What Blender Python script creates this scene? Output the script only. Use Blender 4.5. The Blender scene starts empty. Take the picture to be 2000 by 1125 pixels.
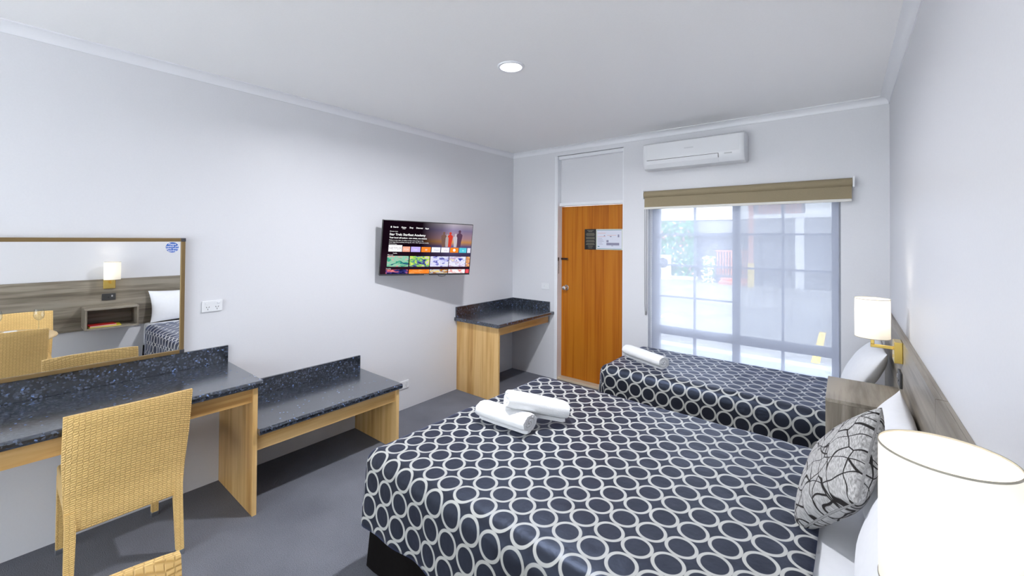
import bpy, bmesh, math, random
from mathutils import Vector, Matrix, noise
from math import sin, cos, pi, sqrt, atan2, radians
random.seed(7)
scene = bpy.context.scene
COL = scene.collection

# ------------------------------------------------------------------ camera
RW, BW, YR, ZC = 3.57, 4.147, -2.6, 2.725          # right wall x, window wall y, rear wall y, ceiling z
cam_d = bpy.data.cameras.new('camera'); cam = bpy.data.objects.new('camera', cam_d); COL.objects.link(cam)
yaw, pitch, roll, F, CY = -0.67619, 0.01112, 0.00701, 810.76, 456.62
f = Vector((sin(yaw)*cos(pitch), cos(yaw)*cos(pitch), sin(pitch)))
r = Vector((cos(yaw), -sin(yaw), 0)); u = r.cross(f)
r2 = r*cos(roll)+u*sin(roll); u2 = -r*sin(roll)+u*cos(roll)
M = Matrix((r2, u2, -f)).transposed().to_4x4(); M.translation = Vector((3.311, 0, 1.65))
cam.matrix_world = M
cam_d.sensor_width = 36; cam_d.sensor_fit = 'HORIZONTAL'
cam_d.lens = 36*F/2000; cam_d.shift_y = -(562.5-CY)/2000; cam_d.clip_start = .02; cam_d.clip_end = 200
scene.camera = cam

# ------------------------------------------------------------------ world, exposure
w = bpy.data.worlds.new('world'); scene.world = w; w.use_nodes = True
bg = w.node_tree.nodes['Background']; bg.inputs[0].default_value = (.90, .94, 1, 1); bg.inputs[1].default_value = 4.0
sun_d = bpy.data.lights.new('sun', 'SUN'); sun_d.energy = 7; sun_d.angle = radians(.6); sun_d.color = (1, .96, .90)
sun = bpy.data.objects.new('sun', sun_d); COL.objects.link(sun); sun.rotation_euler = (0, radians(32), 0)  # sun lamp added to light the unseen rear terrace for bounce
vs = scene.view_settings
vs.view_transform = 'Standard'; vs.look = 'None'; vs.gamma = 1; vs.use_curve_mapping = False; vs.exposure = 0.82

# ------------------------------------------------------------------ materials
def mat(name, col=(.8, .8, .8), rough=.5, metal=0, spec=.5, **kw):
    m = bpy.data.materials.new(name); m.use_nodes = True
    b = m.node_tree.nodes['Principled BSDF']
    b.inputs['Base Color'].default_value = (*col, 1); b.inputs['Roughness'].default_value = rough
    b.inputs['Metallic'].default_value = metal; b.inputs['Specular IOR Level'].default_value = spec
    for k, v in kw.items(): b.inputs[k.replace('_', ' ')].default_value = v
    return m
def nt(m): return m.node_tree, m.node_tree.nodes['Principled BSDF']
def node(t, typ, **kw):
    n = t.nodes.new(typ)
    for k, v in kw.items():
        if k.startswith('i_'):
            key = k[2:].replace('_', ' ')
            n.inputs[int(key) if key.isdigit() else key].default_value = v
        else: setattr(n, k, v)
    return n
def ramp(t, stops):
    n = t.nodes.new('ShaderNodeValToRGB'); e = n.color_ramp.elements
    while len(e) < len(stops): e.new(.5)
    for i, (p, c) in enumerate(stops): e[i].position = p; e[i].color = (*c, 1)
    return n
def coords(t, scale=(1, 1, 1), rot=(0, 0, 0), kind='Object'):
    tc = t.nodes.new('ShaderNodeTexCoord'); mp = t.nodes.new('ShaderNodeMapping')
    mp.inputs['Scale'].default_value = scale; mp.inputs['Rotation'].default_value = rot
    t.links.new(tc.outputs[kind], mp.inputs['Vector']); return mp.outputs[0]
def bump(t, b, h, strength=.2, dist=.01):
    n = node(t, 'ShaderNodeBump', i_Strength=strength, i_Distance=dist)
    t.links.new(h, n.inputs['Height']); t.links.new(n.outputs[0], b.inputs['Normal'])
def noisy(name, col, rough, scale=60, strength=.08, var=.06, **kw):
    m = mat(name, col, rough, **kw); t, b = nt(m); v = coords(t)
    n = node(t, 'ShaderNodeTexNoise', i_Scale=scale, i_Detail=4); t.links.new(v, n.inputs['Vector'])
    rp = ramp(t, [(.3, tuple(c*(1-var) for c in col)), (.7, tuple(min(1, c*(1+var)) for c in col))])
    t.links.new(n.outputs[0], rp.inputs[0]); t.links.new(rp.outputs[0], b.inputs['Base Color'])
    bump(t, b, n.outputs[0], strength, .004); return m
def wood(name, c1, c2, c3, axis, rough=.4, across=27, along=1.1):
    m = mat(name, c1, rough); t, b = nt(m)
    sc = [across]*3; sc['xyz'.index(axis)] = along
    v = coords(t, tuple(sc))
    n1 = node(t, 'ShaderNodeTexNoise', i_Scale=1, i_Detail=5, i_Roughness=.6, i_Distortion=.35); t.links.new(v, n1.inputs['Vector'])
    sc2 = [across*.22]*3; sc2['xyz'.index(axis)] = along*.45
    v2 = coords(t, tuple(sc2))
    n2 = node(t, 'ShaderNodeTexNoise', i_Scale=1, i_Detail=2, i_Distortion=.8); t.links.new(v2, n2.inputs['Vector'])
    mx = node(t, 'ShaderNodeMath', operation='MULTIPLY_ADD'); mx.inputs[1].default_value = .55
    m2 = node(t, 'ShaderNodeMath', operation='MULTIPLY'); m2.inputs[1].default_value = .5
    t.links.new(n2.outputs[0], m2.inputs[0]); t.links.new(n1.outputs[0], mx.inputs[0]); t.links.new(m2.outputs[0], mx.inputs[2])
    rp = ramp(t, [(.39, c3), (.49, c2), (.59, c1)])
    t.links.new(mx.outputs[0], rp.inputs[0]); t.links.new(rp.outputs[0], b.inputs['Base Color'])
    bump(t, b, n1.outputs[0], .06, .003); return m
def emit(name, col, s=1.0):
    m = bpy.data.materials.new(name); m.use_nodes = True; t = m.node_tree; t.nodes.clear()
    o = t.nodes.new('ShaderNodeOutputMaterial'); e = node(t, 'ShaderNodeEmission'); e.inputs[0].default_value = (*col, 1); e.inputs[1].default_value = s
    t.links.new(e.outputs[0], o.inputs[0]); return m

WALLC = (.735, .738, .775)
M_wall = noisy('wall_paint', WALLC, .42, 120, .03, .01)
M_ceil = noisy('ceiling_paint', (.945, .94, .95), .7, 90, .03, .01)
M_white = mat('white_gloss', (.84, .85, .89), .35)
M_plastic = mat('white_plastic', (.80, .81, .84), .3)
M_carpet = mat('carpet', (.06, .06, .07), .95, spec=.1); t, b = nt(M_carpet)
v = coords(t); n = node(t, 'ShaderNodeTexNoise', i_Scale=260, i_Detail=3); t.links.new(v, n.inputs['Vector'])
n2 = node(t, 'ShaderNodeTexNoise', i_Scale=2.5, i_Detail=3); t.links.new(v, n2.inputs['Vector'])
ma = node(t, 'ShaderNodeMath', operation='MULTIPLY_ADD'); ma.inputs[1].default_value = .45; t.links.new(n2.outputs[0], ma.inputs[0]); t.links.new(n.outputs[0], ma.inputs[2])
rp = ramp(t, [(.45, (.10, .105, .127)), (.95, (.235, .245, .285))]); t.links.new(ma.outputs[0], rp.inputs[0]); t.links.new(rp.outputs[0], b.inputs['Base Color']); bump(t, b, n.outputs[0], .5, .006)
P1, P2, P3 = (.72, .47, .20), (.62, .37, .13), (.46, .24, .07)
M_pineV = wood('pine_vertical', P1, P2, P3, 'z', .4)
M_pineH = wood('pine_horizontal', P1, P2, P3, 'y', .4)
M_door = wood('door_veneer', (.50, .17, .010), (.43, .13, .006), (.34, .09, .003), 'z', .45, 60, .8); M_door.node_tree.nodes['Principled BSDF'].inputs['Specular IOR Level'].default_value = .25
G1, G2, G3 = (.31, .275, .225), (.215, .185, .145), (.135, .112, .085)
M_greyH = wood('grey_oak_horizontal', G1, G2, G3, 'y', .38, 30, 1.5)
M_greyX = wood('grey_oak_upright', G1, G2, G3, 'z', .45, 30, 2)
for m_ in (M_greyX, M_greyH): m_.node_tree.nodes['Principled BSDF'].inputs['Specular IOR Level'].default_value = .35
M_top = mat('speckled_laminate', (.03, .035, .05), .2, spec=.8, Specular_Tint=(.65, .78, 1, 1), Coat_Weight=.9, Coat_Roughness=.2, Coat_IOR=1.75); t, b = nt(M_top)
v = coords(t); vo = node(t, 'ShaderNodeTexVoronoi', i_Scale=115); t.links.new(v, vo.inputs['Vector'])
sep = node(t, 'ShaderNodeSeparateColor'); t.links.new(vo.outputs['Color'], sep.inputs[0])
rp = ramp(t, [(.0, (.008, .009, .012)), (.42, (.022, .027, .038)), (.72, (.045, .054, .075)), (.90, (.08, .10, .15)), (.985, (.15, .23, .45))]); rp.color_ramp.interpolation = 'CONSTANT'
t.links.new(sep.outputs[0], rp.inputs[0]); t.links.new(rp.outputs[0], b.inputs['Base Color'])
M_wicker = mat('woven_wicker', (.80, .47, .14), .5); t, b = nt(M_wicker)
tc = t.nodes.new('ShaderNodeTexCoord'); sp = node(t, 'ShaderNodeSeparateXYZ'); t.links.new(tc.outputs['Object'], sp.inputs[0])
ad = node(t, 'ShaderNodeMath', operation='ADD'); t.links.new(sp.outputs[0], ad.inputs[0]); t.links.new(sp.outputs[2], ad.inputs[1])
cb = node(t, 'ShaderNodeCombineXYZ'); t.links.new(sp.outputs[1], cb.inputs[0]); t.links.new(ad.outputs[0], cb.inputs[1])
br = node(t, 'ShaderNodeTexBrick', i_Scale=1, i_Mortar_Size=.0026, i_Mortar_Smooth=1.0, i_Brick_Width=.018, i_Row_Height=.0092, offset=.12)
br.inputs['Color1'].default_value = (.94, .64, .25, 1); br.inputs['Color2'].default_value = (.87, .58, .22, 1); br.inputs['Mortar'].default_value = (.70, .43, .14, 1)
t.links.new(cb.outputs[0], br.inputs['Vector']); t.links.new(br.outputs['Color'], b.inputs['Base Color'])
inv = node(t, 'ShaderNodeMath', operation='SUBTRACT'); inv.inputs[0].default_value = 1; t.links.new(br.outputs['Fac'], inv.inputs[1]); bump(t, b, inv.outputs[0], .6, .004)
M_silver = mat('brushed_metal', (.62, .63, .65), .3, 1)
M_chrome = mat('chrome', (.75, .75, .76), .15, 1)
M_brass = mat('brass', (.80, .58, .16), .25, 1)
M_bronze = mat('bronze_frame', (.25, .165, .07), .4, .5)
M_black = mat('black_plastic', (.012, .012, .013), .3)
M_dark = mat('dark_plastic', (.045, .045, .047), .4)
M_capdark = mat('frame_corner_plastic', (.035, .035, .045), .5)
M_mirror = mat('mirror_glass', (.93, .94, .94), 0, 1)
M_beige = noisy('beige_blind_fabric', (.30, .245, .155), .85, 400, .12, .1)
M_rail = mat('blind_bar', (.72, .70, .66), .4)
M_valance = noisy('black_valance', (.006, .005, .005), .9, 50, .1, .2, spec=.1)
M_sheet = noisy('white_cotton', (.82, .83, .87), .75, 35, .10, .015)
M_towel = noisy('white_terry', (.86, .865, .88), .95, 420, .6, .03)
M_threshold = mat('timber_sill', (.62, .50, .36), .6)
M_tabletop = noisy('table_laminate', (.72, .52, .28), .35, 20, .02, .08)
M_china = mat('white_china', (.85, .86, .87), .15)
def glass(name, tint=(1, 1, 1), refl=1.0):
    m = bpy.data.materials.new(name); m.use_nodes = True; t = m.node_tree; t.nodes.clear()
    o = t.nodes.new('ShaderNodeOutputMaterial'); tr = node(t, 'ShaderNodeBsdfTransparent'); tr.inputs[0].default_value = (*tint, 1)
    gl = node(t, 'ShaderNodeBsdfGlossy'); gl.inputs['Roughness'].default_value = .02
    lw = node(t, 'ShaderNodeLayerWeight'); lw.inputs[0].default_value = .5; pw = node(t, 'ShaderNodeMath', operation='POWER'); pw.inputs[1].default_value = 3.5; t.links.new(lw.outputs['Facing'], pw.inputs[0])
    fr = node(t, 'ShaderNodeMath', operation='MULTIPLY_ADD'); fr.inputs[1].default_value = .6; fr.inputs[2].default_value = .04; t.links.new(pw.outputs[0], fr.inputs[0]); mx = node(t, 'ShaderNodeMixShader')
    t.links.new(fr.outputs[0], mx.inputs[0]); t.links.new(tr.outputs[0], mx.inputs[1]); t.links.new(gl.outputs[0], mx.inputs[2]); t.links.new(mx.outputs[0], o.inputs[0]); return m
M_glass = glass('clear_glass', (.97, .99, .99))
def sheer(name, col, open_, trans=.5):
    m = bpy.data.materials.new(name); m.use_nodes = True; t = m.node_tree; t.nodes.clear()
    o = t.nodes.new('ShaderNodeOutputMaterial'); tr = node(t, 'ShaderNodeBsdfTransparent')
    d = node(t, 'ShaderNodeBsdfDiffuse'); d.inputs[0].default_value = (*col, 1); l = node(t, 'ShaderNodeBsdfTranslucent'); l.inputs[0].default_value = (*col, 1)
    m1 = node(t, 'ShaderNodeMixShader'); m1.inputs[0].default_value = trans; m2 = node(t, 'ShaderNodeMixShader'); m2.inputs[0].default_value = open_
    t.links.new(d.outputs[0], m1.inputs[1]); t.links.new(l.outputs[0], m1.inputs[2]); t.links.new(m1.outputs[0], m2.inputs[1]); t.links.new(tr.outputs[0], m2.inputs[2]); t.links.new(m2.outputs[0], o.inputs[0]); return m
M_sheer = sheer('sheer_white_screen', (.66, .70, .82), .50, .24)
M_fly = sheer('fly_mesh', (.55, .56, .58), .62, .2)
M_shade = sheer('lamp_shade_fabric', (.88, .85, .78), 0.0, .20)
# ring-patterned satin bedspread
M_rings = mat('ring_satin', (.02, .02, .022), .46, spec=.55, Specular_Tint=(.50, .64, 1, 1)); t, b = nt(M_rings)
v = coords(t, (1/.108, 1/.108, 1), (0, 0, radians(4)), 'UV')
fr = node(t, 'ShaderNodeVectorMath', operation='FRACTION'); t.links.new(v, fr.inputs[0])
sb = node(t, 'ShaderNodeVectorMath', operation='SUBTRACT'); sb.inputs[1].default_value = (.5, .5, 0); t.links.new(fr.outputs[0], sb.inputs[0])
fl = node(t, 'ShaderNodeVectorMath', operation='MULTIPLY'); fl.inputs[1].default_value = (1, 1, 0); t.links.new(sb.outputs[0], fl.inputs[0])
ln = node(t, 'ShaderNodeVectorMath', operation='LENGTH'); t.links.new(fl.outputs[0], ln.inputs[0])
rp = ramp(t, [(.0, (0, 0, 0)), (.385, (0, 0, 0)), (.40, (1, 1, 1)), (.495, (1, 1, 1)), (.51, (0, 0, 0))]); t.links.new(ln.outputs['Value'], rp.inputs[0])
nz = node(t, 'ShaderNodeTexNoise', i_Scale=14, i_Detail=3); t.links.new(coords(t, (1, 1, 1), kind='UV'), nz.inputs['Vector'])
mx = node(t, 'ShaderNodeMix', data_type='RGBA'); mx.inputs[6].default_value = (.017, .0175, .021, 1); mx.inputs[7].default_value = (.47, .47, .44, 1)
t.links.new(rp.outputs[0], mx.inputs[0]); t.links.new(mx.outputs[2], b.inputs['Base Color']); bump(t, b, nz.outputs[0], .22, .02)
b.inputs['Sheen Weight'].default_value = .22; b.inputs['Sheen Roughness'].default_value = .4; b.inputs['Sheen Tint'].default_value = (.28, .40, 1, 1)
# cushion: heathered grey cloth with wandering black lines
M_cush = mat('branch_print_cloth', (.5, .5, .5), .9); t, b = nt(M_cush)
uv = coords(t, (1, 1, 1), kind='UV')
nz = node(t, 'ShaderNodeTexNoise', i_Scale=3, i_Detail=1); t.links.new(uv, nz.inputs['Vector'])
mv = node(t, 'ShaderNodeMix', data_type='VECTOR'); mv.inputs[0].default_value = .16; t.links.new(uv, mv.inputs[4]); t.links.new(nz.outputs['Color'], mv.inputs[5])
def lines(sc, wd, st):
    mp = t.nodes.new('ShaderNodeMapping'); mp.inputs['Scale'].default_value = st; mp.inputs['Rotation'].default_value = (0, 0, .6); t.links.new(mv.outputs[1], mp.inputs['Vector'])
    vo = node(t, 'ShaderNodeTexVoronoi', feature='DISTANCE_TO_EDGE', i_Scale=sc, i_Randomness=.8); t.links.new(mp.outputs[0], vo.inputs['Vector'])
    rp = ramp(t, [(wd, (0, 0, 0)), (wd*1.5, (1, 1, 1))]); t.links.new(vo.outputs['Distance'], rp.inputs[0]); return rp.outputs[0]
l1 = lines(7.5, .020, (1, .42, 1)); l2 = lines(5.2, .015, (.45, 1.1, 1))
mu = node(t, 'ShaderNodeMath', operation='MULTIPLY'); t.links.new(l1, mu.inputs[0]); t.links.new(l2, mu.inputs[1])
he = node(t, 'ShaderNodeTexNoise', i_Scale=1, i_Detail=5); t.links.new(coords(t, (160, 26, 1), (0, 0, .5), 'UV'), he.inputs['Vector'])
hr = ramp(t, [(.35, (.22, .215, .21)), (.65, (.58, .57, .57))]); t.links.new(he.outputs[0], hr.inputs[0])
mx = node(t, 'ShaderNodeMix', data_type='RGBA'); mx.inputs[6].default_value = (.012, .009, .009, 1); t.links.new(mu.outputs[0], mx.inputs[0]); t.links.new(hr.outputs[0], mx.inputs[7])
t.links.new(mx.outputs[2], b.inputs['Base Color']); bump(t, b, he.outputs[0], .3, .003)

# ------------------------------------------------------------------ helpers
def box(bm, lo, hi, bev=0, seg=2):
    lo, hi = Vector(lo), Vector(hi)
    vs_ = [bm.verts.new((x, y, z)) for x in (lo.x, hi.x) for y in (lo.y, hi.y) for z in (lo.z, hi.z)]
    fs = [(0, 1, 3, 2), (4, 6, 7, 5), (0, 4, 5, 1), (2, 3, 7, 6), (0, 2, 6, 4), (1, 5, 7, 3)]
    faces = [bm.faces.new([vs_[i] for i in q]) for q in fs]
    if bev:
        ed = list({e for fc in faces for e in fc.edges})
        bmesh.ops.bevel(bm, geom=ed, offset=bev, segments=seg, affect='EDGES', profile=.5)
def nb(*args, **kw):
    bm = bmesh.new()
    if args: box(bm, *args, **kw)
    return bm
def ring_loft(bm, rings, close=True, cap=True):
    vr = [[bm.verts.new(p) for p in rg] for rg in rings]; n = len(vr[0])
    for a, c in zip(vr, vr[1:]):
        for i in range(n if close else n-1):
            bm.faces.new((a[i], a[(i+1) % n], c[(i+1) % n], c[i]))
    if cap and close:
        bm.faces.new(list(reversed(vr[0]))); bm.faces.new(vr[-1])
def tube(bm, pts, rad, n=10, cap=True):
    pts = [Vector(p) for p in pts]; rings = []
    rr = rad if isinstance(rad, (list, tuple)) else [rad]*len(pts)
    up = None
    for i, p in enumerate(pts):
        d = (pts[min(i+1, len(pts)-1)]-pts[max(i-1, 0)]).normalized()
        if up is None or abs(d.dot(up)) > .95: up = Vector((0, 0, 1)) if abs(d.z) < .9 else Vector((1, 0, 0))
        a = d.cross(up).normalized(); c = d.cross(a).normalized()
        rings.append([p+(a*cos(2*pi*k/n)+c*sin(2*pi*k/n))*rr[i] for k in range(n)])
    ring_loft(bm, rings, cap=cap)
def lathe(bm, prof, c, n=40, axis='z'):
    c = Vector(c); rings = []
    for rad, h in prof:
        rg = []
        for k in range(n):
            a = 2*pi*k/n
            q = {'z': (rad*cos(a), rad*sin(a), h), 'y': (rad*cos(a), h, -rad*sin(a)), 'x': (h, rad*cos(a), rad*sin(a))}[axis]
            rg.append(c+Vector(q))
        rings.append(rg)
    ring_loft(bm, rings, cap=True)
def mesh(name, bm, m, smooth=False):
    bmesh.ops.recalc_face_normals(bm, faces=bm.faces)
    me = bpy.data.meshes.new(name); bm.to_mesh(me); bm.free()
    if m: me.materials.append(m)
    if smooth:
        for p in me.polygons: p.use_smooth = True
        me.set_sharp_from_angle(angle=radians(38))
    return me
def tag(o, label=None, cat=None, group=None, kind=None):
    for k, v in (('label', label), ('category', cat), ('group', group), ('kind', kind)):
        if v: o[k] = v
    return o
def thing(name, loc, label, cat, group=None, kind=None):
    o = bpy.data.objects.new(name, None); COL.objects.link(o); o.location = loc; o.empty_display_size = .05
    return tag(o, label, cat, group, kind)
def rootloc(o):
    while o.parent: o = o.parent
    return o.location
def part(parent, name, bm, m, label=None, smooth=False):
    bmesh.ops.translate(bm, verts=bm.verts, vec=-rootloc(parent))
    o = bpy.data.objects.new(name, mesh(name, bm, m, smooth)); COL.objects.link(o); o.parent = parent
    if label: o['label'] = label
    return o
def solo(name, bm, m, label=None, cat=None, group=None, kind=None, smooth=False):
    xs = [v_.co for v_ in bm.verts]
    c = Vector(((min(p.x for p in xs)+max(p.x for p in xs))/2, (min(p.y for p in xs)+max(p.y for p in xs))/2, min(p.z for p in xs)))
    bmesh.ops.translate(bm, verts=bm.verts, vec=-c)
    o = bpy.data.objects.new(name, mesh(name, bm, m, smooth)); COL.objects.link(o); o.location = c
    return tag(o, label, cat, group, kind)
def copy_tree(o, parent=None):
    c = o.copy(); COL.objects.link(c); c.parent = parent
    for ch in list(o.children): copy_tree(ch, c)
    return c
def text_bm(s, size, align='LEFT', bold=0.0):
    cu = bpy.data.curves.new('txt', 'FONT'); cu.body = s; cu.size = size; cu.align_x = align; cu.offset = bold; cu.resolution_u = 2
    ob = bpy.data.objects.new('txt', cu); COL.objects.link(ob); bpy.context.view_layer.update()
    me = ob.to_mesh(); bm = bmesh.new(); bm.from_mesh(me); ob.to_mesh_clear()
    bpy.data.objects.remove(ob); bpy.data.curves.remove(cu); return bm
def xf(bm, m4): bmesh.ops.transform(bm, matrix=m4, verts=bm.verts); return bm
def axes(x, y, z, o=(0, 0, 0)):
    m4 = Matrix((Vector(x), Vector(y), Vector(z))).transposed().to_4x4(); m4.translation = Vector(o); return m4

# ------------------------------------------------------------------ the room shell
T = .14
solo('floor', nb((-.02, YR, -.1), (RW+.02, BW+.02, 0)), M_carpet, kind='structure')
solo('ceiling', nb((-.1, YR-.1, ZC), (RW+.1, BW+T, ZC+.1)), M_ceil, kind='structure')
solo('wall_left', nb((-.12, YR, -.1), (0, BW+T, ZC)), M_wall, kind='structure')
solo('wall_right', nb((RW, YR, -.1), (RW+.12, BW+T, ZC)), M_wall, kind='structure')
RX0, RX1, RZ1 = .35, 3.25, 2.36                      # unseen glazed door added in the rear wall to let in fill light
bm = nb()
for lo, hi in (((-.12, YR-.1, -.1), (RX0, YR, ZC)), ((RX1, YR-.1, -.1), (RW+.12, YR, ZC)), ((RX0, YR-.1, RZ1), (RX1, YR, ZC)), ((RX0, YR-.1, -.1), (RX1, YR, .02))): box(bm, lo, hi)
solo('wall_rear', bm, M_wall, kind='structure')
gd = thing('added_fill_door', ((RX0+RX1)/2, YR-.05, .02), None, None, kind='structure')
for x0, x1 in ((RX0, RX0+.05), (1.77, 1.83), (RX1-.05, RX1)): part(gd, 'stile', nb((x0, YR-.07, .0205), (x1, YR-.03, RZ1)), M_white)
for x0, x1 in ((RX0+.05, 1.77), (1.83, RX1-.05)):
    for z in (.0205, RZ1-.05): part(gd, 'rail', nb((x0, YR-.07, z), (x1, YR-.03, z+.0495)), M_white)
    part(gd, 'pane', nb((x0, YR-.052, .07), (x1, YR-.048, RZ1-.05)), M_glass)
for nm_, loc_, sx_, sy_, rx_ in (('rear_portal', ((RX0+RX1)/2, YR-.12, RZ1/2), RX1-RX0, RZ1, pi/2), ('window_portal', (2.52, BW+.2, 1.19), 1.5, 1.76, -pi/2)):
    pd = bpy.data.lights.new(nm_, 'AREA'); pd.shape = 'RECTANGLE'; pd.size = sx_; pd.size_y = sy_; pd.cycles.is_portal = True
    po_ = bpy.data.objects.new(nm_, pd); COL.objects.link(po_); po_.location = loc_; po_.rotation_euler = (rx_, 0, 0)
DX0, DX1, DTOP = .662, 1.490, 2.035                 # door opening
WX0, WX1, WZ0, WZ1 = 1.755, 3.285, .30, 2.08         # window opening
bm = nb()
for lo, hi in (((0, BW, 0), (DX0, BW+T, ZC)), ((DX0, BW, 2.625), (DX1, BW+T, ZC)), ((DX1, BW, 0), (WX0, BW+T, ZC)),
               ((WX0, BW, 0), (WX1, BW+T, WZ0)), ((WX0, BW, WZ1), (WX1, BW+T, ZC)), ((WX1, BW, 0), (RW, BW+T, ZC))):
    box(bm, lo, hi)
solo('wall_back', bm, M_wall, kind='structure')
def cove(a, b_, nrm):
    a, b_, nrm = Vector(a), Vector(b_), Vector(nrm); prof = [(0, -.055), (.006, -.055), (.006, -.050)]
    for i in range(7):
        th = i/6*pi/2; prof.append((.05-.044*cos(th), -.006-.044*(1-sin(th))))
    prof += [(.055, -.006), (.055, 0), (0, 0)]
    bm = bmesh.new(); ring_loft(bm, [[p+nrm*d+Vector((0, 0, ZC+h)) for d, h in prof] for p in (a, b_)]); return bm
solo('trim_1', cove((0, YR, 0), (0, BW, 0), (1, 0, 0)), M_white, kind='structure', smooth=True)
solo('trim_2', cove((0, BW, 0), (RW, BW, 0), (0, -1, 0)), M_white, kind='structure', smooth=True)
solo('trim_3', cove((RW, YR, 0), (RW, BW, 0), (-1, 0, 0)), M_white, kind='structure', smooth=True)

# ------------------------------------------------------------------ door
DY = BW+.09
d = thing('door_1', (DX0, DY, 0), None, None, kind='structure')
leaf = part(d, 'door_leaf', nb((DX0+.012, DY, .03), (DX1-.012, DY+.038, DTOP-.005), bev=.002), M_door, 'plain orange-brown timber veneer door leaf')
bm = nb()
box(bm, (DX0+.001, BW-.004, 0), (DX0+.011, DY+.045, 2.62)); box(bm, (DX1-.011, BW+.001, 0), (DX1-.001, DY+.045, 2.62))
box(bm, (DX0+.011, BW+.04, DTOP), (DX1-.011, DY+.045, DTOP+.035)); box(bm, (DX0+.011, BW+.02, 2.585), (DX1-.011, DY+.045, 2.62))
part(d, 'door_frame', bm, M_white, 'white painted door frame')
bm = nb((DX0-.028, BW-.008, 0), (DX0+.001, BW-.0005, 2.62), bev=.002); part(d, 'architrave', bm, M_white)
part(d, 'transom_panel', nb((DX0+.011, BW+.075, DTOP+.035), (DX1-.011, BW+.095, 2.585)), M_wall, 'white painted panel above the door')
part(d, 'threshold', nb((DX0+.011, BW+.001, .001), (DX1-.011, DY+.04, .028), bev=.004), M_threshold, 'pale timber door sill')
bm = bmesh.new(); lathe(bm, [(.001, 0), (.032, 0), (.032, -.008), (.013, -.012), (.012, -.03), (.024, -.036), (.028, -.05), (.024, -.064), (.001, -.067)], (.745, DY-.0005, 1.075), 24, 'y')
kn = part(leaf, 'door_knob', bm, M_chrome, 'round chrome door knob', True)
bm = nb((.675, DY-.016, 1.40), (.765, DY-.0005, 1.424), bev=.003); part(leaf, 'chain_slide', bm, mat('brown_metal', (.06, .03, .02), .35, .5))
bm = nb((.664, BW+.006, 1.39), (.676, BW+.03, 1.43)); 
for k in range(9):
    c = Vector((.680, BW+.016, 1.385-.017*k)); ax = (1, 0, 0) if k % 2 else (0, 1, 0)
    pts = [c+Vector((.004*cos(a)*ax[0], .004*cos(a)*ax[1], .0095*sin(a))) for a in [2*pi*i/8 for i in range(9)]]
    tube(bm, pts, .0015, 5)
part(d, 'door_chain', bm, mat('chain_metal', (.25, .25, .26), .3, 1), 'hanging security chain on the frame')
for z in (.35, 1.78): part(leaf, 'hinge', nb((DX1-.02, DY-.008, z), (DX1-.0125, DY, z+.09)), M_silver)
# notices on the door
nt1 = thing('door_notice', (1.056, DY-.004, 1.53), 'narrow black notice with pale lines of print on the door', 'notice')
part(nt1, 'board', nb((.984, DY-.005, 1.53), (1.128, DY-.0005, 1.762)), M_black)
M_gold = mat('pale_print', (.30, .28, .20), .6)
for k, (z, w_) in enumerate(((1.748, .08), (1.735, .05), (1.715, .10), (1.702, .11), (1.689, .10), (1.668, .11), (1.655, .11), (1.635, .10), (1.622, .11), (1.602, .10), (1.589, .11), (1.57, .06), (1.55, .05))):
    part(nt1, 'print_line', nb((1.056-w_/2, DY-.0062, z-.004), (1.056+w_/2, DY-.0052, z)), M_gold)
nt2 = thing('door_notice', (1.286, DY-.006, 1.53), 'framed white notice with grey diagram blocks beside the black door notice', 'notice')
bm = nb()
for lo, hi in (((1.132, 1.532), (1.444, 1.541)), ((1.132, 1.751), (1.444, 1.760)), ((1.132, 1.541), (1.141, 1.751)), ((1.435, 1.541), (1.444, 1.751))):
    box(bm, (lo[0], DY-.012, lo[1]), (hi[0], DY-.0005, hi[1]))
part(nt2, 'frame', bm, mat('pale_frame', (.62, .66, .60), .3))
part(nt2, 'paper', nb((1.139, DY-.006, 1.539), (1.437, DY-.001, 1.753)), mat('paper', (.68, .70, .80), .6))
def patch(p, x0, x1, z0, z1, m, y=DY-.0075): part(p, 'print_block', nb((x0, y, z0), (x1, y+.001, z1)), m)
Mg = mat('grey_print', (.26, .25, .36), .6); Mr = mat('red_print', (.72, .40, .38), .6); Mt = mat('teal_print', (.05, .22, .22), .6)
for a in ((1.255, 1.28, 1.615, 1.638), (1.255, 1.405, 1.582, 1.609), (1.388, 1.405, 1.67, 1.70), (1.312, 1.335, 1.572, 1.577), (1.296, 1.315, 1.672, 1.682), (1.225, 1.238, 1.682, 1.693)): patch(nt2, *a, Mg)
for a in ((1.152, 1.245, 1.713, 1.718), (1.152, 1.245, 1.674, 1.678), (1.26, 1.37, 1.69, 1.694)): patch(nt2, *a, Mr)
for a in ((1.141, 1.435, 1.747, 1.751), (1.141, 1.435, 1.541, 1.545), (1.15, 1.17, 1.563, 1.572)): patch(nt2, *a, Mt)
for k in range(5): patch(nt2, 1.152, 1.152+.05+.01*(k % 3), 1.655-.016*k, 1.658-.016*k, Mg)

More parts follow.
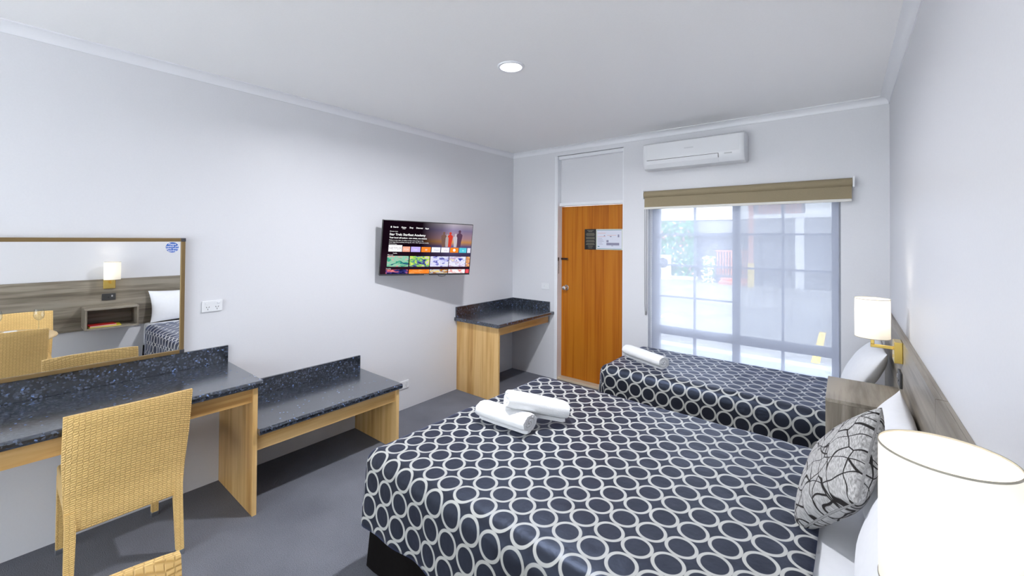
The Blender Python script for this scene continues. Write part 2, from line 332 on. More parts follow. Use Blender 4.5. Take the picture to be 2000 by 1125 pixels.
# ------------------------------------------------------------------ window
WY = BW+.085
win = thing('window_1', ((WX0+WX1)/2, WY, WZ0), None, None, kind='structure')
Mf = mat('shaded_aluminium', (.42, .43, .46), .4)  # frame colour darkened to hold the inside shade on the bars
bm = nb((WX0, WY, WZ0), (1.842, WY+.05, WZ1)); box(bm, (3.226, WY, WZ0), (WX1, WY+.05, WZ1)); box(bm, (1.842, WY, WZ0), (3.226, WY+.05, WZ0+.05)); box(bm, (1.842, WY, WZ1-.05), (3.226, WY+.05, WZ1))
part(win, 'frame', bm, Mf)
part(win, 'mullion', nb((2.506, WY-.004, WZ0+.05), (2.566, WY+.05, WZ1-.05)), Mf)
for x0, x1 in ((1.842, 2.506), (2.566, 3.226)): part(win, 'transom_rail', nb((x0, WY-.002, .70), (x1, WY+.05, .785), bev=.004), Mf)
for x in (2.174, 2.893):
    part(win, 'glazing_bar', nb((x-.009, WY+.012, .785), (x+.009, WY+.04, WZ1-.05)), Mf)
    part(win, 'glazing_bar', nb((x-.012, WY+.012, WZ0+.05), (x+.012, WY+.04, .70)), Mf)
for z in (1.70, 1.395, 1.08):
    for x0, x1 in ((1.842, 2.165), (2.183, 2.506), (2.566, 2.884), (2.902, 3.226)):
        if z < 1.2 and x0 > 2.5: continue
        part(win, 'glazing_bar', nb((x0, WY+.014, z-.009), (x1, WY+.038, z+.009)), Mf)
for x0, x1 in ((1.842, 2.165), (2.183, 2.506), (2.566, 2.884), (2.902, 3.226)):
    zs = [WZ0+.05, .70, .785, 1.08, 1.395, 1.70, WZ1-.05]
    for z0, z1 in zip(zs, zs[1:]):
        if (z0, z1) == (.70, .785): continue
        part(win, 'pane', nb((x0, WY+.024, z0), (x1, WY+.028, z1)), M_glass)
part(win, 'fly_screen', nb((2.566, WY+.055, .785), (3.226, WY+.0556, WZ1-.05)), M_fly, 'fine grey insect mesh over the right sash')
part(win, 'sill', nb((WX0, BW+.002, WZ0-.0), (WX1, WY, WZ0+.018)), M_white)
# sheer screen blind inside the recess
sb_ = thing('sheer_blind', (2.52, BW+.045, WZ0+.02), 'sheer white screen blind pulled down over the window', 'blind')
part(sb_, 'screen', nb((1.768, BW+.045, .345), (3.272, BW+.0454, 2.03)), M_sheer)
bm = bmesh.new(); tube(bm, [(1.765, BW+.045, 2.045), (3.275, BW+.045, 2.045)], .022, 16); part(sb_, 'roller', bm, M_rail, smooth=True)
part(sb_, 'bottom_bar', nb((1.768, BW+.038, .322), (3.272, BW+.052, .346), bev=.003), M_rail)
bm = bmesh.new()
for dx in (0, .012): tube(bm, [(1.772+dx, BW+.02, 2.03), (1.772+dx, BW+.02, .55)], .0022, 6)
for k in range(62):
    for dx in (0, .012): lathe(bm, [(.0005, -.004), (.0038, 0), (.0005, .004)], (1.772+dx, BW+.02, .56+k*.0235), 6)
part(sb_, 'bead_chain', bm, M_plastic)
# beige block-out roller blind, rolled up
rb = thing('roller_blind', (2.545, BW-.05, 1.955), 'beige roller blind rolled up above the window', 'blind')
bm = bmesh.new(); tube(bm, [(1.735, BW-.048, 2.098), (3.355, BW-.048, 2.098)], .034, 24); part(rb, 'roll', bm, M_beige, smooth=True)
part(rb, 'fabric', nb((1.738, BW-.0615, 1.968), (3.352, BW-.060, 2.09)), M_beige)
part(rb, 'bottom_bar', nb((1.738, BW-.068, 1.950), (3.352, BW-.053, 1.972), bev=.004), M_rail)
for x in (1.722, 3.357): part(rb, 'bracket', nb((x, BW-.085, 2.058), (x+.012, BW-.0005, 2.138), bev=.002), M_plastic)
bm = bmesh.new()
pts = [(1.728, BW-.03, 2.07), (1.728, BW-.02, 1.0), (1.733, BW-.02, .91), (1.741, BW-.02, .90), (1.748, BW-.02, .91), (1.748, BW-.03, 2.07)]
tube(bm, pts, .003, 6); part(rb, 'cord', bm, mat('grey_cord', (.30, .30, .32), .5))
part(rb, 'cord_weight', nb((1.731, BW-.026, .885), (1.745, BW-.014, .925), bev=.003), mat('cord_weight', (.3, .3, .3), .4))

# ------------------------------------------------------------------ air conditioner
AX0, AX1, AZ0, AZ1 = 1.775, 2.648, 2.325, 2.572
ac = thing('air_conditioner', ((AX0+AX1)/2, BW-.1, AZ0), 'white split-system air conditioner on the wall above the window', 'air conditioner')
prof = [(0, .02), (0, .245), (.19, .247), (.212, .235), (.218, .20), (.218, .085), (.205, .045), (.175, .008), (.14, 0), (.05, 0)]
bm = bmesh.new(); ring_loft(bm, [[(x, BW-.001-d_*s_, AZ0+z_) for d_, z_ in prof] for x, s_ in ((AX0, .93), (AX0+.012, .985), (AX0+.03, 1), (AX1-.03, 1), (AX1-.012, .985), (AX1, .93))])
bd = part(ac, 'housing', bm, M_plastic, smooth=True)
bm = nb((AX0+.05, BW-.2205, AZ0+.088), (AX1-.035, BW-.2185, AZ0+.232), bev=.0008); part(ac, 'front_panel', bm, M_plastic)
bm = bmesh.new(); ring_loft(bm, [[(x, BW-.003-d_, AZ0+z_) for d_, z_ in ((.2165, .078), (.205, .043), (.176, .005), (.172, .008), (.201, .047), (.212, .08))] for x in (AX0+.045, AX1-.20)]); part(ac, 'louvre', bm, M_plastic)
bm = nb((AX0+.045, BW-.2192, AZ0+.0785), (AX1-.195, BW-.2160, AZ0+.0825)); box(bm, (AX1-.199, BW-.2175, AZ0+.045), (AX1-.195, BW-.2060, AZ0+.0825)); part(ac, 'louvre_gap', bm, M_dark, 'thin dark gap above the louvre')
part(ac, 'badge', nb((AX0+.39, BW-.2212, AZ0+.155), (AX0+.47, BW-.2203, AZ0+.166)), mat('badge', (.66, .67, .70), .3))
part(ac, 'display', nb((AX1-.15, BW-.2188, AZ0+.070), (AX1-.09, BW-.2140, AZ0+.079)), mat('display_grey', (.5, .51, .53), .3))

# ------------------------------------------------------------------ ceiling downlights
def downlight(x, y, label, power):
    t_ = thing('downlight', (x, y, ZC-.02), label, 'ceiling light')
    bm = bmesh.new(); lathe(bm, [(.066, -.004), (.068, -.009), (.080, -.008), (.084, -.002), (.084, -.0005), (.066, -.0005)], (x, y, ZC), 48); 
    part(t_, 'trim_ring', bm, M_white, smooth=True)
    bm = bmesh.new(); lathe(bm, [(.001, -.004), (.066, -.004), (.066, -.0008), (.001, -.0008)], (x, y, ZC), 48); part(t_, 'lens', bm, emit('downlight_lens', (.95, .97, 1), 6), 'glowing white lens')
    ld = bpy.data.lights.new('downlight_lamp', 'AREA'); ld.shape = 'DISK'; ld.size = .13; ld.energy = power; ld.color = (.95, .965, 1); ld.spread = radians(166)
    lo = bpy.data.objects.new('downlight_lamp', ld); COL.objects.link(lo); lo.location = (0, 0, .006); lo.parent = t_
downlight(1.685, 2.005, 'round recessed downlight glowing in the middle of the white ceiling', 29)

# ------------------------------------------------------------------ television
TW, TH = .892, .504
tv = thing('television', (.25, 2.565, 1.546), 'flat black wall-mounted television showing an app menu', 'television')
def tq(y0, z0, y1, z1, x0=.0, x1=.001): return nb((x0, y0, z0), (x1, y1, z1))
def tpart(parent, name, bm, m, label=None, smooth=False):
    o = bpy.data.objects.new(name, mesh(name, bm, m, smooth)); COL.objects.link(o); o.parent = parent
    if label: o['label'] = label
    return o
bm = nb((-.028, -TW/2, -TH/2), (0, TW/2, TH/2), bev=.004); box(bm, (-.07, -TW*.36, -TH*.42), (-.0285, TW*.36, TH*.25), bev=.012); tpart(tv, 'housing', bm, M_black)
tpart(tv, 'chin', tq(-TW/2+.002, -TH/2+.001, TW/2-.002, -TH/2+.014, -.002, .0022), mat('chin_grey', (.05, .05, .055), .35))
tpart(tv, 'logo', tq(-.03, -TH/2+.003, .018, -TH/2+.011, .0022, .003), mat('logo_metal', (.45, .43, .40), .3, .8))
bm = bmesh.new(); tube(bm, [(-.012, .115, -TH/2), (-.012, .125, -TH/2-.010), (-.012, .155, -TH/2-.014), (-.012, .185, -TH/2-.010), (-.012, .195, -TH/2)], .003, 6); tpart(tv, 'cable_loop', bm, M_dark)
# screen picture
SX0, SX1, SZ0, SZ1 = -TW/2+.006, TW/2-.006, -TH/2+.015, TH/2-.006
M_scr = bpy.data.materials.new('screen_picture'); M_scr.use_nodes = True; t = M_scr.node_tree; t.nodes.clear()
o_ = t.nodes.new('ShaderNodeOutputMaterial'); e_ = node(t, 'ShaderNodeEmission'); e_.inputs[1].default_value = .55
tc = t.nodes.new('ShaderNodeTexCoord'); sp = node(t, 'ShaderNodeSeparateXYZ'); t.links.new(tc.outputs['Object'], sp.inputs[0])
mr = node(t, 'ShaderNodeMapRange', i_From_Min=-.08, i_From_Max=.36); t.links.new(sp.outputs[1], mr.inputs[0])
mz = node(t, 'ShaderNodeMapRange', i_From_Min=-.02, i_From_Max=.25); t.links.new(sp.outputs[2], mz.inputs[0])
sky = ramp(t, [(.0, (.10, .09, .22)), (.18, (.14, .12, .28)), (.34, (.75, .36, .12)), (.46, (.55, .32, .35)), (.75, (.30, .25, .42)), (1, (.55, .50, .55))]); t.links.new(mz.outputs[0], sky.inputs[0])
cr = ramp(t, [(.0, (0, 0, 0)), (.45, (.45, .45, .45)), (.7, (1, 1, 1)), (1, (.7, .7, .7))]); t.links.new(mr.outputs[0], cr.inputs[0])
cut = node(t, 'ShaderNodeMapRange', i_From_Min=-.12, i_From_Max=.0); t.links.new(sp.outputs[2], cut.inputs[0])
m1 = node(t, 'ShaderNodeMix', data_type='RGBA', blend_type='MULTIPLY'); m1.inputs[0].default_value = 1; t.links.new(sky.outputs[0], m1.inputs[6]); t.links.new(cr.outputs[0], m1.inputs[7])
m2 = node(t, 'ShaderNodeMix', data_type='RGBA'); m2.inputs[6].default_value = (.018, .006, .012, 1); t.links.new(cut.outputs[0], m2.inputs[0]); t.links.new(m1.outputs[2], m2.inputs[7])
m3 = node(t, 'ShaderNodeMix', data_type='RGBA', blend_type='ADD'); m3.inputs[0].default_value = 1; m3.inputs[7].default_value = (.008, .003, .007, 1); t.links.new(m2.outputs[2], m3.inputs[6])
t.links.new(m3.outputs[2], e_.inputs[0]); t.links.new(e_.outputs[0], o_.inputs[0])
scr = tpart(tv, 'screen', tq(SX0, SZ0, SX1, SZ1, 0, .0008), M_scr, 'lit screen with rows of app tiles')
ES = .62
_em = {}
def E_(c):
    if c not in _em: _em[c] = emit('screen_%d' % len(_em), c, ES)
    return _em[c]
# pixel positions of the screen content are given as fractions (0..1 from left, 0..1 from top)
def sy(a): return SX0+(SX1-SX0)*a
def sz(b_): return SZ1-(SZ1-SZ0)*b_
def tile(a0, b0, a1, b1, c, lay=1, name='tile'): return tpart(scr, name, tq(sy(a0), sz(b1), sy(a1), sz(b0), .0008+.0004*lay, .0011+.0004*lay), E_(c))
def stext(s, a, b_, h, c=(1, 1, 1), lay=3, bold=.0, align='LEFT'):
    bm = text_bm(s, h*TH*1.35, align, bold); xf(bm, axes((0, 1, 0), (0, 0, 1), (1, 0, 0), (.0012+.0004*lay, sy(a), sz(b_)))); tpart(scr, 'screen_text', bm, E_(c))
for s, a in (('Search', .10), ('Home', .185), ('Shop', .27), ('Discover', .342), ('Apps', .44)): stext(s, a, .125, .026, bold=.0006)
tile(.075, .10, .087, .13, (1, 1, 1)); tile(.197, .138, .228, .144, (1, 1, 1))
stext('Stream now', .068, .205, .022)
stext('Star Trek: Starfleet Academy', .068, .27, .042, bold=.0007)
stext('Their bond will endure - two crews, one mission', .068, .325, .026, bold=.0006)
stext('Follow a new class of cadets as they come of age in the', .068, .37, .021)
stext('most legendary academy among the stars. New episodes weekly', .068, .405, .021)
stext('Favourite apps', .068, .44, .018)
# row of app tiles
tile(.068, .45, .208, .575, (.92, .92, .95)); stext('NETFLIX', .138, .53, .045, (.45, .40, .42), align='CENTER')
apps = [(.214, .292, (.95, .42, .30)), (.302, .405, (.55, .45, .95)), (.416, .52, (.95, .25, .03)), (.53, .63, (.88, .88, .96)), (.64, .735, (.90, .88, .95)), (.745, .845, (.93, .25, .02)), (.855, .945, (.10, .58, .72)), (.955, .995, (.75, .75, .88))]
for k, (a0, a1, c) in enumerate(apps):
    tile(a0, .475, a1, .575, c)
for s, a, c in (('FOX', .253, (1, .9, .85)), ('Stan.', .353, (.85, .8, 1)), ('10', .468, (1, 1, 1)), ('Kayo', .588, (.4, .45, .6)), ('play', .694, (.5, .45, .6)), ('tv', .903, (.75, .95, 1))): stext(s, a, .545, .034, c, align='CENTER')
bm = bmesh.new(); lathe(bm, [(.001, 0), (.014, 0), (.014, .0003), (.001, .0003)], (.0022, sy(.795), sz(.525)), 20, 'x'); tpart(scr, 'tile_mark', bm, E_((1, .95, .9)))
stext('Netflix', .138, .615, .02, align='CENTER'); stext('Play next', .062, .645, .02); stext('Trending', .055, .905, .018)
def picture(a0, b0, a1, b1, cols, seed):
    m = bpy.data.materials.new('thumb'); m.use_nodes = True; t = m.node_tree; t.nodes.clear()
    o = t.nodes.new('ShaderNodeOutputMaterial'); e = node(t, 'ShaderNodeEmission'); e.inputs[1].default_value = ES
    n = node(t, 'ShaderNodeTexNoise', i_Scale=22, i_Detail=2, i_Distortion=1.2, noise_dimensions='4D'); n.inputs['W'].default_value = seed; t.links.new(coords(t, (1, .7, 1.4)), n.inputs['Vector'])
    k = len(cols); rp = ramp(t, [(.32+.36*i/(k-1), c) for i, c in enumerate(cols)]); t.links.new(n.outputs[0], rp.inputs[0]); t.links.new(rp.outputs[0], e.inputs[0]); t.links.new(e.outputs[0], o.inputs[0])
    tpart(scr, 'thumbnail', tq(sy(a0), sz(b1), sy(a1), sz(b0), .0012, .0015), m)
picture(.062, .655, .285, .86, [(.02, .03, .18), (.03, .35, .22), (.35, .55, .40), (.20, .62, .45), (.75, .35, .35)], 1)
picture(.297, .655, .515, .86, [(.02, .02, .12), (.10, .12, .35), (.25, .65, .10), (.75, .75, .15), (.55, .50, .75)], 2.7)
picture(.524, .655, .735, .86, [(.03, .04, .22), (.35, .35, .75), (.80, .82, .95), (.62, .60, .90), (.85, .88, .75)], 4.1)
picture(.743, .655, .945, .86, [(.05, .06, .40), (.70, .70, .90), (.85, .86, .95), (.45, .30, .60), (.80, .75, .55)], 5.9)
picture(.952, .655, .995, .86, [(.10, .10, .40), (.85, .35, .05), (.75, .75, .9)], 7)
picture(.055, .915, .285, .995, [(.01, .01, .06), (.05, .05, .25), (.75, .15, .15), (.85, .45, .45)], 8.2)
picture(.297, .915, .52, .995, [(.90, .20, .02), (.93, .25, .03), (.95, .45, .15)], 9.1)
picture(.525, .915, .735, .995, [(.85, .35, .02), (.30, .10, .02), (.55, .60, .70), (.90, .60, .05)], 10.4)
picture(.743, .915, .945, .995, [(.85, .80, .82), (.90, .90, .92), (.80, .15, .12)], 11.3)
picture(.952, .915, .995, .995, [(.65, .02, .05), (.8, .1, .12), (.5, .01, .03)], 12)
for a, h, c in ((.66, .20, (.18, .10, .08)), (.735, .20, (.62, .05, .03)), (.80, .18, (.55, .50, .55)), (.845, .23, (.10, .05, .09)), (.70, .17, (.42, .36, .36))):
    bm = bmesh.new(); H = h*1.45*TH
    lathe(bm, [(.001, 0), (H*.10, 0), (H*.13, H*.3), (H*.17, H*.55), (H*.19, H*.72), (H*.10, H*.80), (H*.045, H*.83), (H*.08, H*.88), (H*.085, H*.93), (H*.05, H*.985), (.001, H)], (0, 0, 0), 12)
    xf(bm, Matrix.Translation((.0014, sy(a), sz(.465))) @ Matrix.Diagonal((.008, 1, 1, 1))); tpart(scr, 'figure_shape', bm, E_(c))
# wall bracket
bm = nb((-.075, -.06, -.1), (-.0705, .06, .1)); tpart(tv, 'mount_plate', bm, M_dark)
yw, tl, ro = -.333, .109, -.029
rr_ = Vector((-sin(yw), cos(yw), 0)); nn = Vector((cos(yw), sin(yw), 0)); uu = Vector((0, 0, cos(tl)))+nn*sin(tl)
rr_, uu = rr_*cos(ro)+uu*sin(ro), uu*cos(ro)-rr_*sin(ro); n3 = rr_.cross(uu)
tm = axes(n3, rr_, uu, (.25, 2.565, 1.546)); tv.rotation_euler = tm.to_euler()
inv_ = tm.inverted(); bm = bmesh.new(); tube(bm, [inv_ @ Vector(p) for p in ((.006, 2.47, 1.50), (.10, 2.52, 1.52), (.175, 2.585, 1.535))], .02, 8); xf(bm, Matrix.Identity(4)); tpart(tv, 'mount_arm', bm, M_dark)
bm = nb((.0005, 2.40, 1.40), (.012, 2.54, 1.60)); xf(bm, inv_); tpart(tv, 'wall_plate', bm, M_dark)

# ------------------------------------------------------------------ wall mirror
mz0, mz1, my0, my1 = .909, 1.637, -.75, .762
mi = thing('mirror', (.012, 0, mz0), 'long wall mirror in a bronze metal frame above the desk', 'mirror')
part(mi, 'mirror_glass', nb((.004, my0+.006, mz0+.006), (.025, my1-.006, mz1-.006)), M_mirror)
for lo, hi in (((my0, mz1-.022), (my1-.022, mz1)), ((my0, mz0), (my1-.022, mz0+.022)), ((my1-.022, mz0+.022), (my1, mz1-.022)), ((my0, mz0+.022), (my0+.022, mz1-.022))):
    part(mi, 'frame_bar', nb((.001, lo[0], lo[1]), (.034, hi[0], hi[1]), bev=.002), M_bronze)
for z in (mz0, mz1-.022): part(mi, 'corner_cap', nb((.001, my1-.0218, z), (.035, my1+.002, z+.022), bev=.002), M_capdark, 'dark plastic corner cap')
bm = bmesh.new(); lathe(bm, [(.0005, .0255), (.032, .0255), (.032, .0262), (.0005, .0262)], (0, .697, 1.579), 40, 'x')
st = part(mi, 'sticker', bm, mat('blue_sticker', (.02, .12, .52), .4), 'round blue sticker with white lettering')
for k, s in enumerate(('Please', 'switch off', 'lights when', 'leaving')):
    bm = text_bm(s, .0155, 'CENTER', .0003); xf(bm, axes((0, 1, 0), (0, 0, 1), (1, 0, 0), (.0264, .697, 1.594-.0135*k))); part(st, 'sticker_text', bm, mat('sticker_white', (.85, .87, .9), .5))

# ------------------------------------------------------------------ built-in desks
def worktop(parent, x1, y0, y1, z, th=.036):
    prof = [(.0005, z), (x1-.012, z), (x1-.004, z-.004), (x1, z-.012), (x1, z-th+.010), (x1-.006, z-th), (.0005, z-th)]
    bm = bmesh.new(); ring_loft(bm, [[(a, y, c) for a, c in prof] for y in (y0, y1)])
    return part(parent, 'worktop', bm, M_top, smooth=False)
dk = thing('desk', (.3, .2, 0), 'long wall desk with speckled dark blue top under the mirror', 'desk')
worktop(dk, .615, -1.1, 1.012, .795)
part(dk, 'upstand', nb((.0005, -1.1, .7955), (.019, 1.011, .906), bev=.0015), M_top)
part(dk, 'apron', nb((.545, -1.1, .665), (.565, .968, .7585)), M_pineH)
part(dk, 'side_panel', nb((.001, .969, 0), (.585, .993, .7585), bev=.001), M_pineV)
lbn = thing('luggage_bench', (.3, 1.5, 0), 'low wall bench with speckled dark blue top beside the desk', 'bench')
worktop(lbn, .618, .994, 2.008, .51)
part(lbn, 'upstand', nb((.0005, .994, .5105), (.019, 2.007, .623), bev=.0015), M_top)
part(lbn, 'apron', nb((.548, .994, .372), (.568, 1.972, .4735)), M_pineH)
part(lbn, 'side_panel', nb((.001, 1.973, 0), (.588, 1.997, .4735), bev=.001), M_pineV)
cd = thing('corner_desk', (.3, 3.6, 0), 'small corner desk with speckled dark top between television and door', 'desk')
worktop(cd, .632, 3.135, BW-.001, .79)
bm = nb((.0005, 3.15, .7905), (.019, BW-.0195, .90), bev=.0015); part(cd, 'upstand', bm, M_top)
part(cd, 'upstand', nb((.0005, BW-.019, .7905), (.575, BW-.001, .90), bev=.0015), M_top)
part(cd, 'apron', nb((.56, 3.199, .665), (.58, BW-.05, .7535)), M_pineH)
part(cd, 'side_panel', nb((.001, 3.175, 0), (.598, 3.198, .7535), bev=.001), M_pineV)

# ------------------------------------------------------------------ outlets and switches
def outlet(y, z, label):
    t_ = thing('power_outlet', (0, y, z), label, 'outlet', 'white double power outlets on the left wall')
    part(t_, 'plate', nb((.0005, y-.058, z-.037), (.011, y+.058, z+.037), bev=.003), M_plastic)
    for s in (-1, 1):
        bm = nb()
        for dy, dz, a in ((-.007, .0, .5), (.007, 0, -.5), (0, -.014, 0)):
            q = nb((.0105, -.0014, -.0045), (.0116, .0014, .0045)); xf(q, Matrix.Translation((0, y+s*.026+dy, z-.006+dz)) @ Matrix.Rotation(a, 4, 'X')); me = bpy.data.meshes.new('t'); q.to_mesh(me); q.free(); bm.from_mesh(me); bpy.data.meshes.remove(me)
        part(t_, 'socket', bm, M_dark)
        part(t_, 'rocker', nb((.0105, y+s*.034-.008, z+.014), (.0155, y+s*.034+.008, z+.026), bev=.002), M_plastic)
outlet(.918, 1.184, 'white double power outlet on the wall right of the mirror')
outlet(2.475, .238, 'white double power outlet low on the wall past the low bench')
ls = thing('light_switch', (.51, BW, 1.08), 'white light switch on the wall left of the door', 'switch')
part(ls, 'plate', nb((.452, BW-.010, 1.043), (.568, BW-.0005, 1.117), bev=.003), M_plastic)
for x in (.49, .53): part(ls, 'rocker', nb((x-.008, BW-.014, 1.07), (x+.008, BW-.0095, 1.09), bev=.002), M_plastic)

# ------------------------------------------------------------------ headboard, bedside boxes, lamps
HX = RW-.03
hb = thing('headboard', (RW, 1.5, .56), 'long grey oak headboard panel along the right wall', 'headboard')
for y0, y1 in ((-1.2, 1.927), (1.931, BW-.002)):
    part(hb, 'panel', nb((HX, y0, .56), (HX+.0175, y1, 1.135), bev=.001), M_greyH)
    part(hb, 'backing_rail', nb((HX+.0178, y0, 1.03), (RW-.0005, y1, 1.1345), bev=.0008), M_greyH)
def bedside(y0, y1, label):
    x0, x1, z0, z1, th = 3.23, HX-.0005, .60, .835, .018
    t_ = thing('bedside_box', (3.385, (y0+y1)/2, z0), label, 'bedside shelf', 'open grey oak box shelves on the headboard')
    part(t_, 'top_panel', nb((x0, y0, z1-th), (x1, y1, z1), bev=.0012), M_greyH); part(t_, 'base_panel', nb((x0, y0, z0), (x1, y1, z0+th), bev=.0012), M_greyH)
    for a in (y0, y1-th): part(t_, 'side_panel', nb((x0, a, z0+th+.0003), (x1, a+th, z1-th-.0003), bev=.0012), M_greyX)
    part(t_, 'back_panel', nb((x1-.012, y0+th, z0+th), (x1, y1-th, z1-th)), M_greyH)
bedside(.63, 1.077, 'open grey oak box shelf holding two magazines, seen in the mirror')
bedside(2.71, 3.156, 'grey oak box shelf between the two beds')
for nm, c, z, y0, y1, rz, lab in (('magazine', (.75, .60, .02), .6185, .665, .93, .03, 'yellow magazine lying under a red one in the box shelf'), ('magazine', (.62, .02, .02), .632, .665, .885, -.04, 'red magazine lying on a yellow one in the box shelf')):
    bk = thing(nm, (3.335, (y0+y1)/2, z), lab, 'magazine')
    part(bk, 'cover', nb((3.245, y0, z), (3.425, y1, z+.0125), bev=.002), mat('cover_%d' % int(z*1e4), c, .35))
    part(bk, 'pages', nb((3.2435, y0+.004, z+.003), (3.422, y1-.003, z+.0095)), mat('pages_%d' % int(z*1e4), (.7, .68, .6) if c[1] < .1 else (.75, .65, .2), .8)); bk.rotation_euler.z = rz
def wall_lamp(y, dy, label, power):
    cx_ = 3.424
    t_ = thing('wall_lamp', (3.54, y, 1.02), label, 'lamp', 'brass wall lamps with white drum shades')
    part(t_, 'wall_plate', nb((3.506, y-.052+dy, 1.025), (HX-.0005, y+.052+dy, 1.132), bev=.003), M_brass, 'brass wall plate')
    bm = nb((cx_-.008, y-.008, 1.085), (3.507, y+.008, 1.101), bev=.002); box(bm, (cx_-.008, y-.008, 1.102), (cx_+.008, y+.008, 1.17), bev=.002); part(t_, 'arm', bm, M_brass, 'square brass arm')
    bm = bmesh.new(); lathe(bm, [(.012, 0), (.012, .03), (.02, .04), (.026, .065), (.02, .09), (.001, .098)], (cx_, y, 1.17), 16); part(t_, 'bulb', bm, emit('bulb_glow', (1, .86, .62), 4), smooth=True)
    part(t_, 'switch_toggle', nb((3.512, y-.004+dy, 1.045), (3.516-.012, y+.004+dy, 1.06)), M_brass)
    n = 64; z0, z1, R = 1.137, 1.342, .0735
    bm = bmesh.new(); ring_loft(bm, [[(cx_+rd*cos(2*pi*k/n), y+rd*sin(2*pi*k/n), z) for k in range(n)] for rd, z in ((R, z0), (R, z1))], cap=False)
    part(t_, 'shade', bm, M_shade, 'white fabric drum shade', True)
    for z in (z0, z1):
        bm = bmesh.new(); ring_loft(bm, [[(cx_+rd*cos(2*pi*k/n), y+rd*sin(2*pi*k/n), zz) for k in range(n)] for rd, zz in ((R-.0006, z-.0015), (R+.0009, z-.0015), (R+.0009, z+.0012), (R-.0006, z+.0012), (R-.0006, z-.0015))], cap=False)
        part(t_, 'shade_rim', bm, mat('shade_rim', (.30, .28, .24), .6), smooth=True)
    ld = bpy.data.lights.new('lamp_bulb_light', 'POINT'); ld.energy = power; ld.color = (1, .93, .83); ld.shadow_soft_size = .028
    lo = bpy.data.objects.new('lamp_bulb_light', ld); COL.objects.link(lo); lo.location = (cx_-3.54, 0, .225); lo.parent = t_
wall_lamp(.868, -.012, 'brass wall lamp with white drum shade closest to the camera', 2.8)
wall_lamp(2.94, 0, 'brass wall lamp with white drum shade between the two beds', 7.0)
for y, lab in ((.855, 'dark switch plate on the headboard under the nearer lamp, seen in the mirror'), (2.985, 'dark switch plate on the headboard beneath the lamp between the beds')):
    t_ = thing('switch_plate', (HX, y, .89), lab, 'switch', 'dark switch plates on the headboard')
    part(t_, 'plate', nb((HX-.011, y-.059, .888), (HX-.0005, y+.059, .966), bev=.003), M_dark)
    part(t_, 'socket', nb((HX-.0125, y-.012, .915), (HX-.0105, y+.008, .924)), M_black); part(t_, 'rocker', nb((HX-.015, y+.02, .925), (HX-.0105, y+.035, .945), bev=.002), M_silver)

# ------------------------------------------------------------------ beds
def spread(x0, x1, y0, y1, z, drop, R, rot, seed, label, corner=.28):
    """bedspread as one cloth grid: u along the bed from foot to head, v across; falls over foot and both sides"""
    nu, nv = 130, 130; ext = R*pi/2+drop
    us = [-ext+(x1-x0-R+ext)*i/nu for i in range(nu+1)]; W = y1-y0-2*R; vs2 = [-ext+(W+2*ext)*j/nv for j in range(nv+1)]
    bm = bmesh.new(); uvl = bm.loops.layers.uv.new('UVMap'); grid = []; flat = {}
    for uu_ in us:
        row = []
        for vv in vs2:
            cu, cv = max(uu_, 0), min(max(vv, 0), W); du, dv = uu_-cu, vv-cv; l = sqrt(du*du+dv*dv)
            if l < 1e-9: px, py, pz = cu, cv, 0
            else:
                rm = max(abs(du), abs(dv)); cn = 1-abs(abs(du)-abs(dv))/(abs(du)+abs(dv)); dx, dy = du/l, dv/l
                rm = rm*(1-corner*cn*min(1, rm/.2))
                if rm < R*pi/2: g, h = R*sin(rm/R), -R*(1-cos(rm/R))
                else:
                    q = rm-R*pi/2; s_ = (uu_ if abs(dv) > abs(du) else vv)
                    fold = .010*sin(s_*9+seed)*min(1, q/.2)+.006*sin(s_*23+seed*2)*min(1, q/.25)
                    g, h = R+.02*q/drop+fold, -R-q
                px, py, pz = cu+dx*g, cv+dy*g, h
            nz_ = noise.noise(Vector((uu_*4+seed, vv*4, 0)))*.006+noise.noise(Vector((uu_*13+seed, vv*13, 3)))*.0022
            hd = max(0, (uu_-(x1-x0-R-.35))/.35); nz_ += hd*noise.noise(Vector((uu_*14, vv*9, seed)))*.008
            v_ = bm.verts.new((x0+R+px, y0+R+py, z+pz+(nz_ if pz > -R*.8 else 0))); row.append(v_); flat[v_] = (uu_, vv)
        grid.append(row)
    for i in range(nu):
        for j in range(nv):
            fc = bm.faces.new((grid[i][j], grid[i+1][j], grid[i+1][j+1], grid[i][j+1]))
            for lp in fc.loops: lp[uvl].uv = flat[lp.vert]
    c = Vector((x1, (y0+y1)/2, 0)); xf(bm, Matrix.Translation(c) @ Matrix.Rotation(rot, 4, 'Z') @ Matrix.Translation(-c))
    o = solo('bedspread', bm, M_rings, label, 'bedspread', 'dark bedspreads patterned with pale rings', smooth=True)
    md = o.modifiers.new('thickness', 'SOLIDIFY'); md.thickness = .006; md.offset = -1
    return o
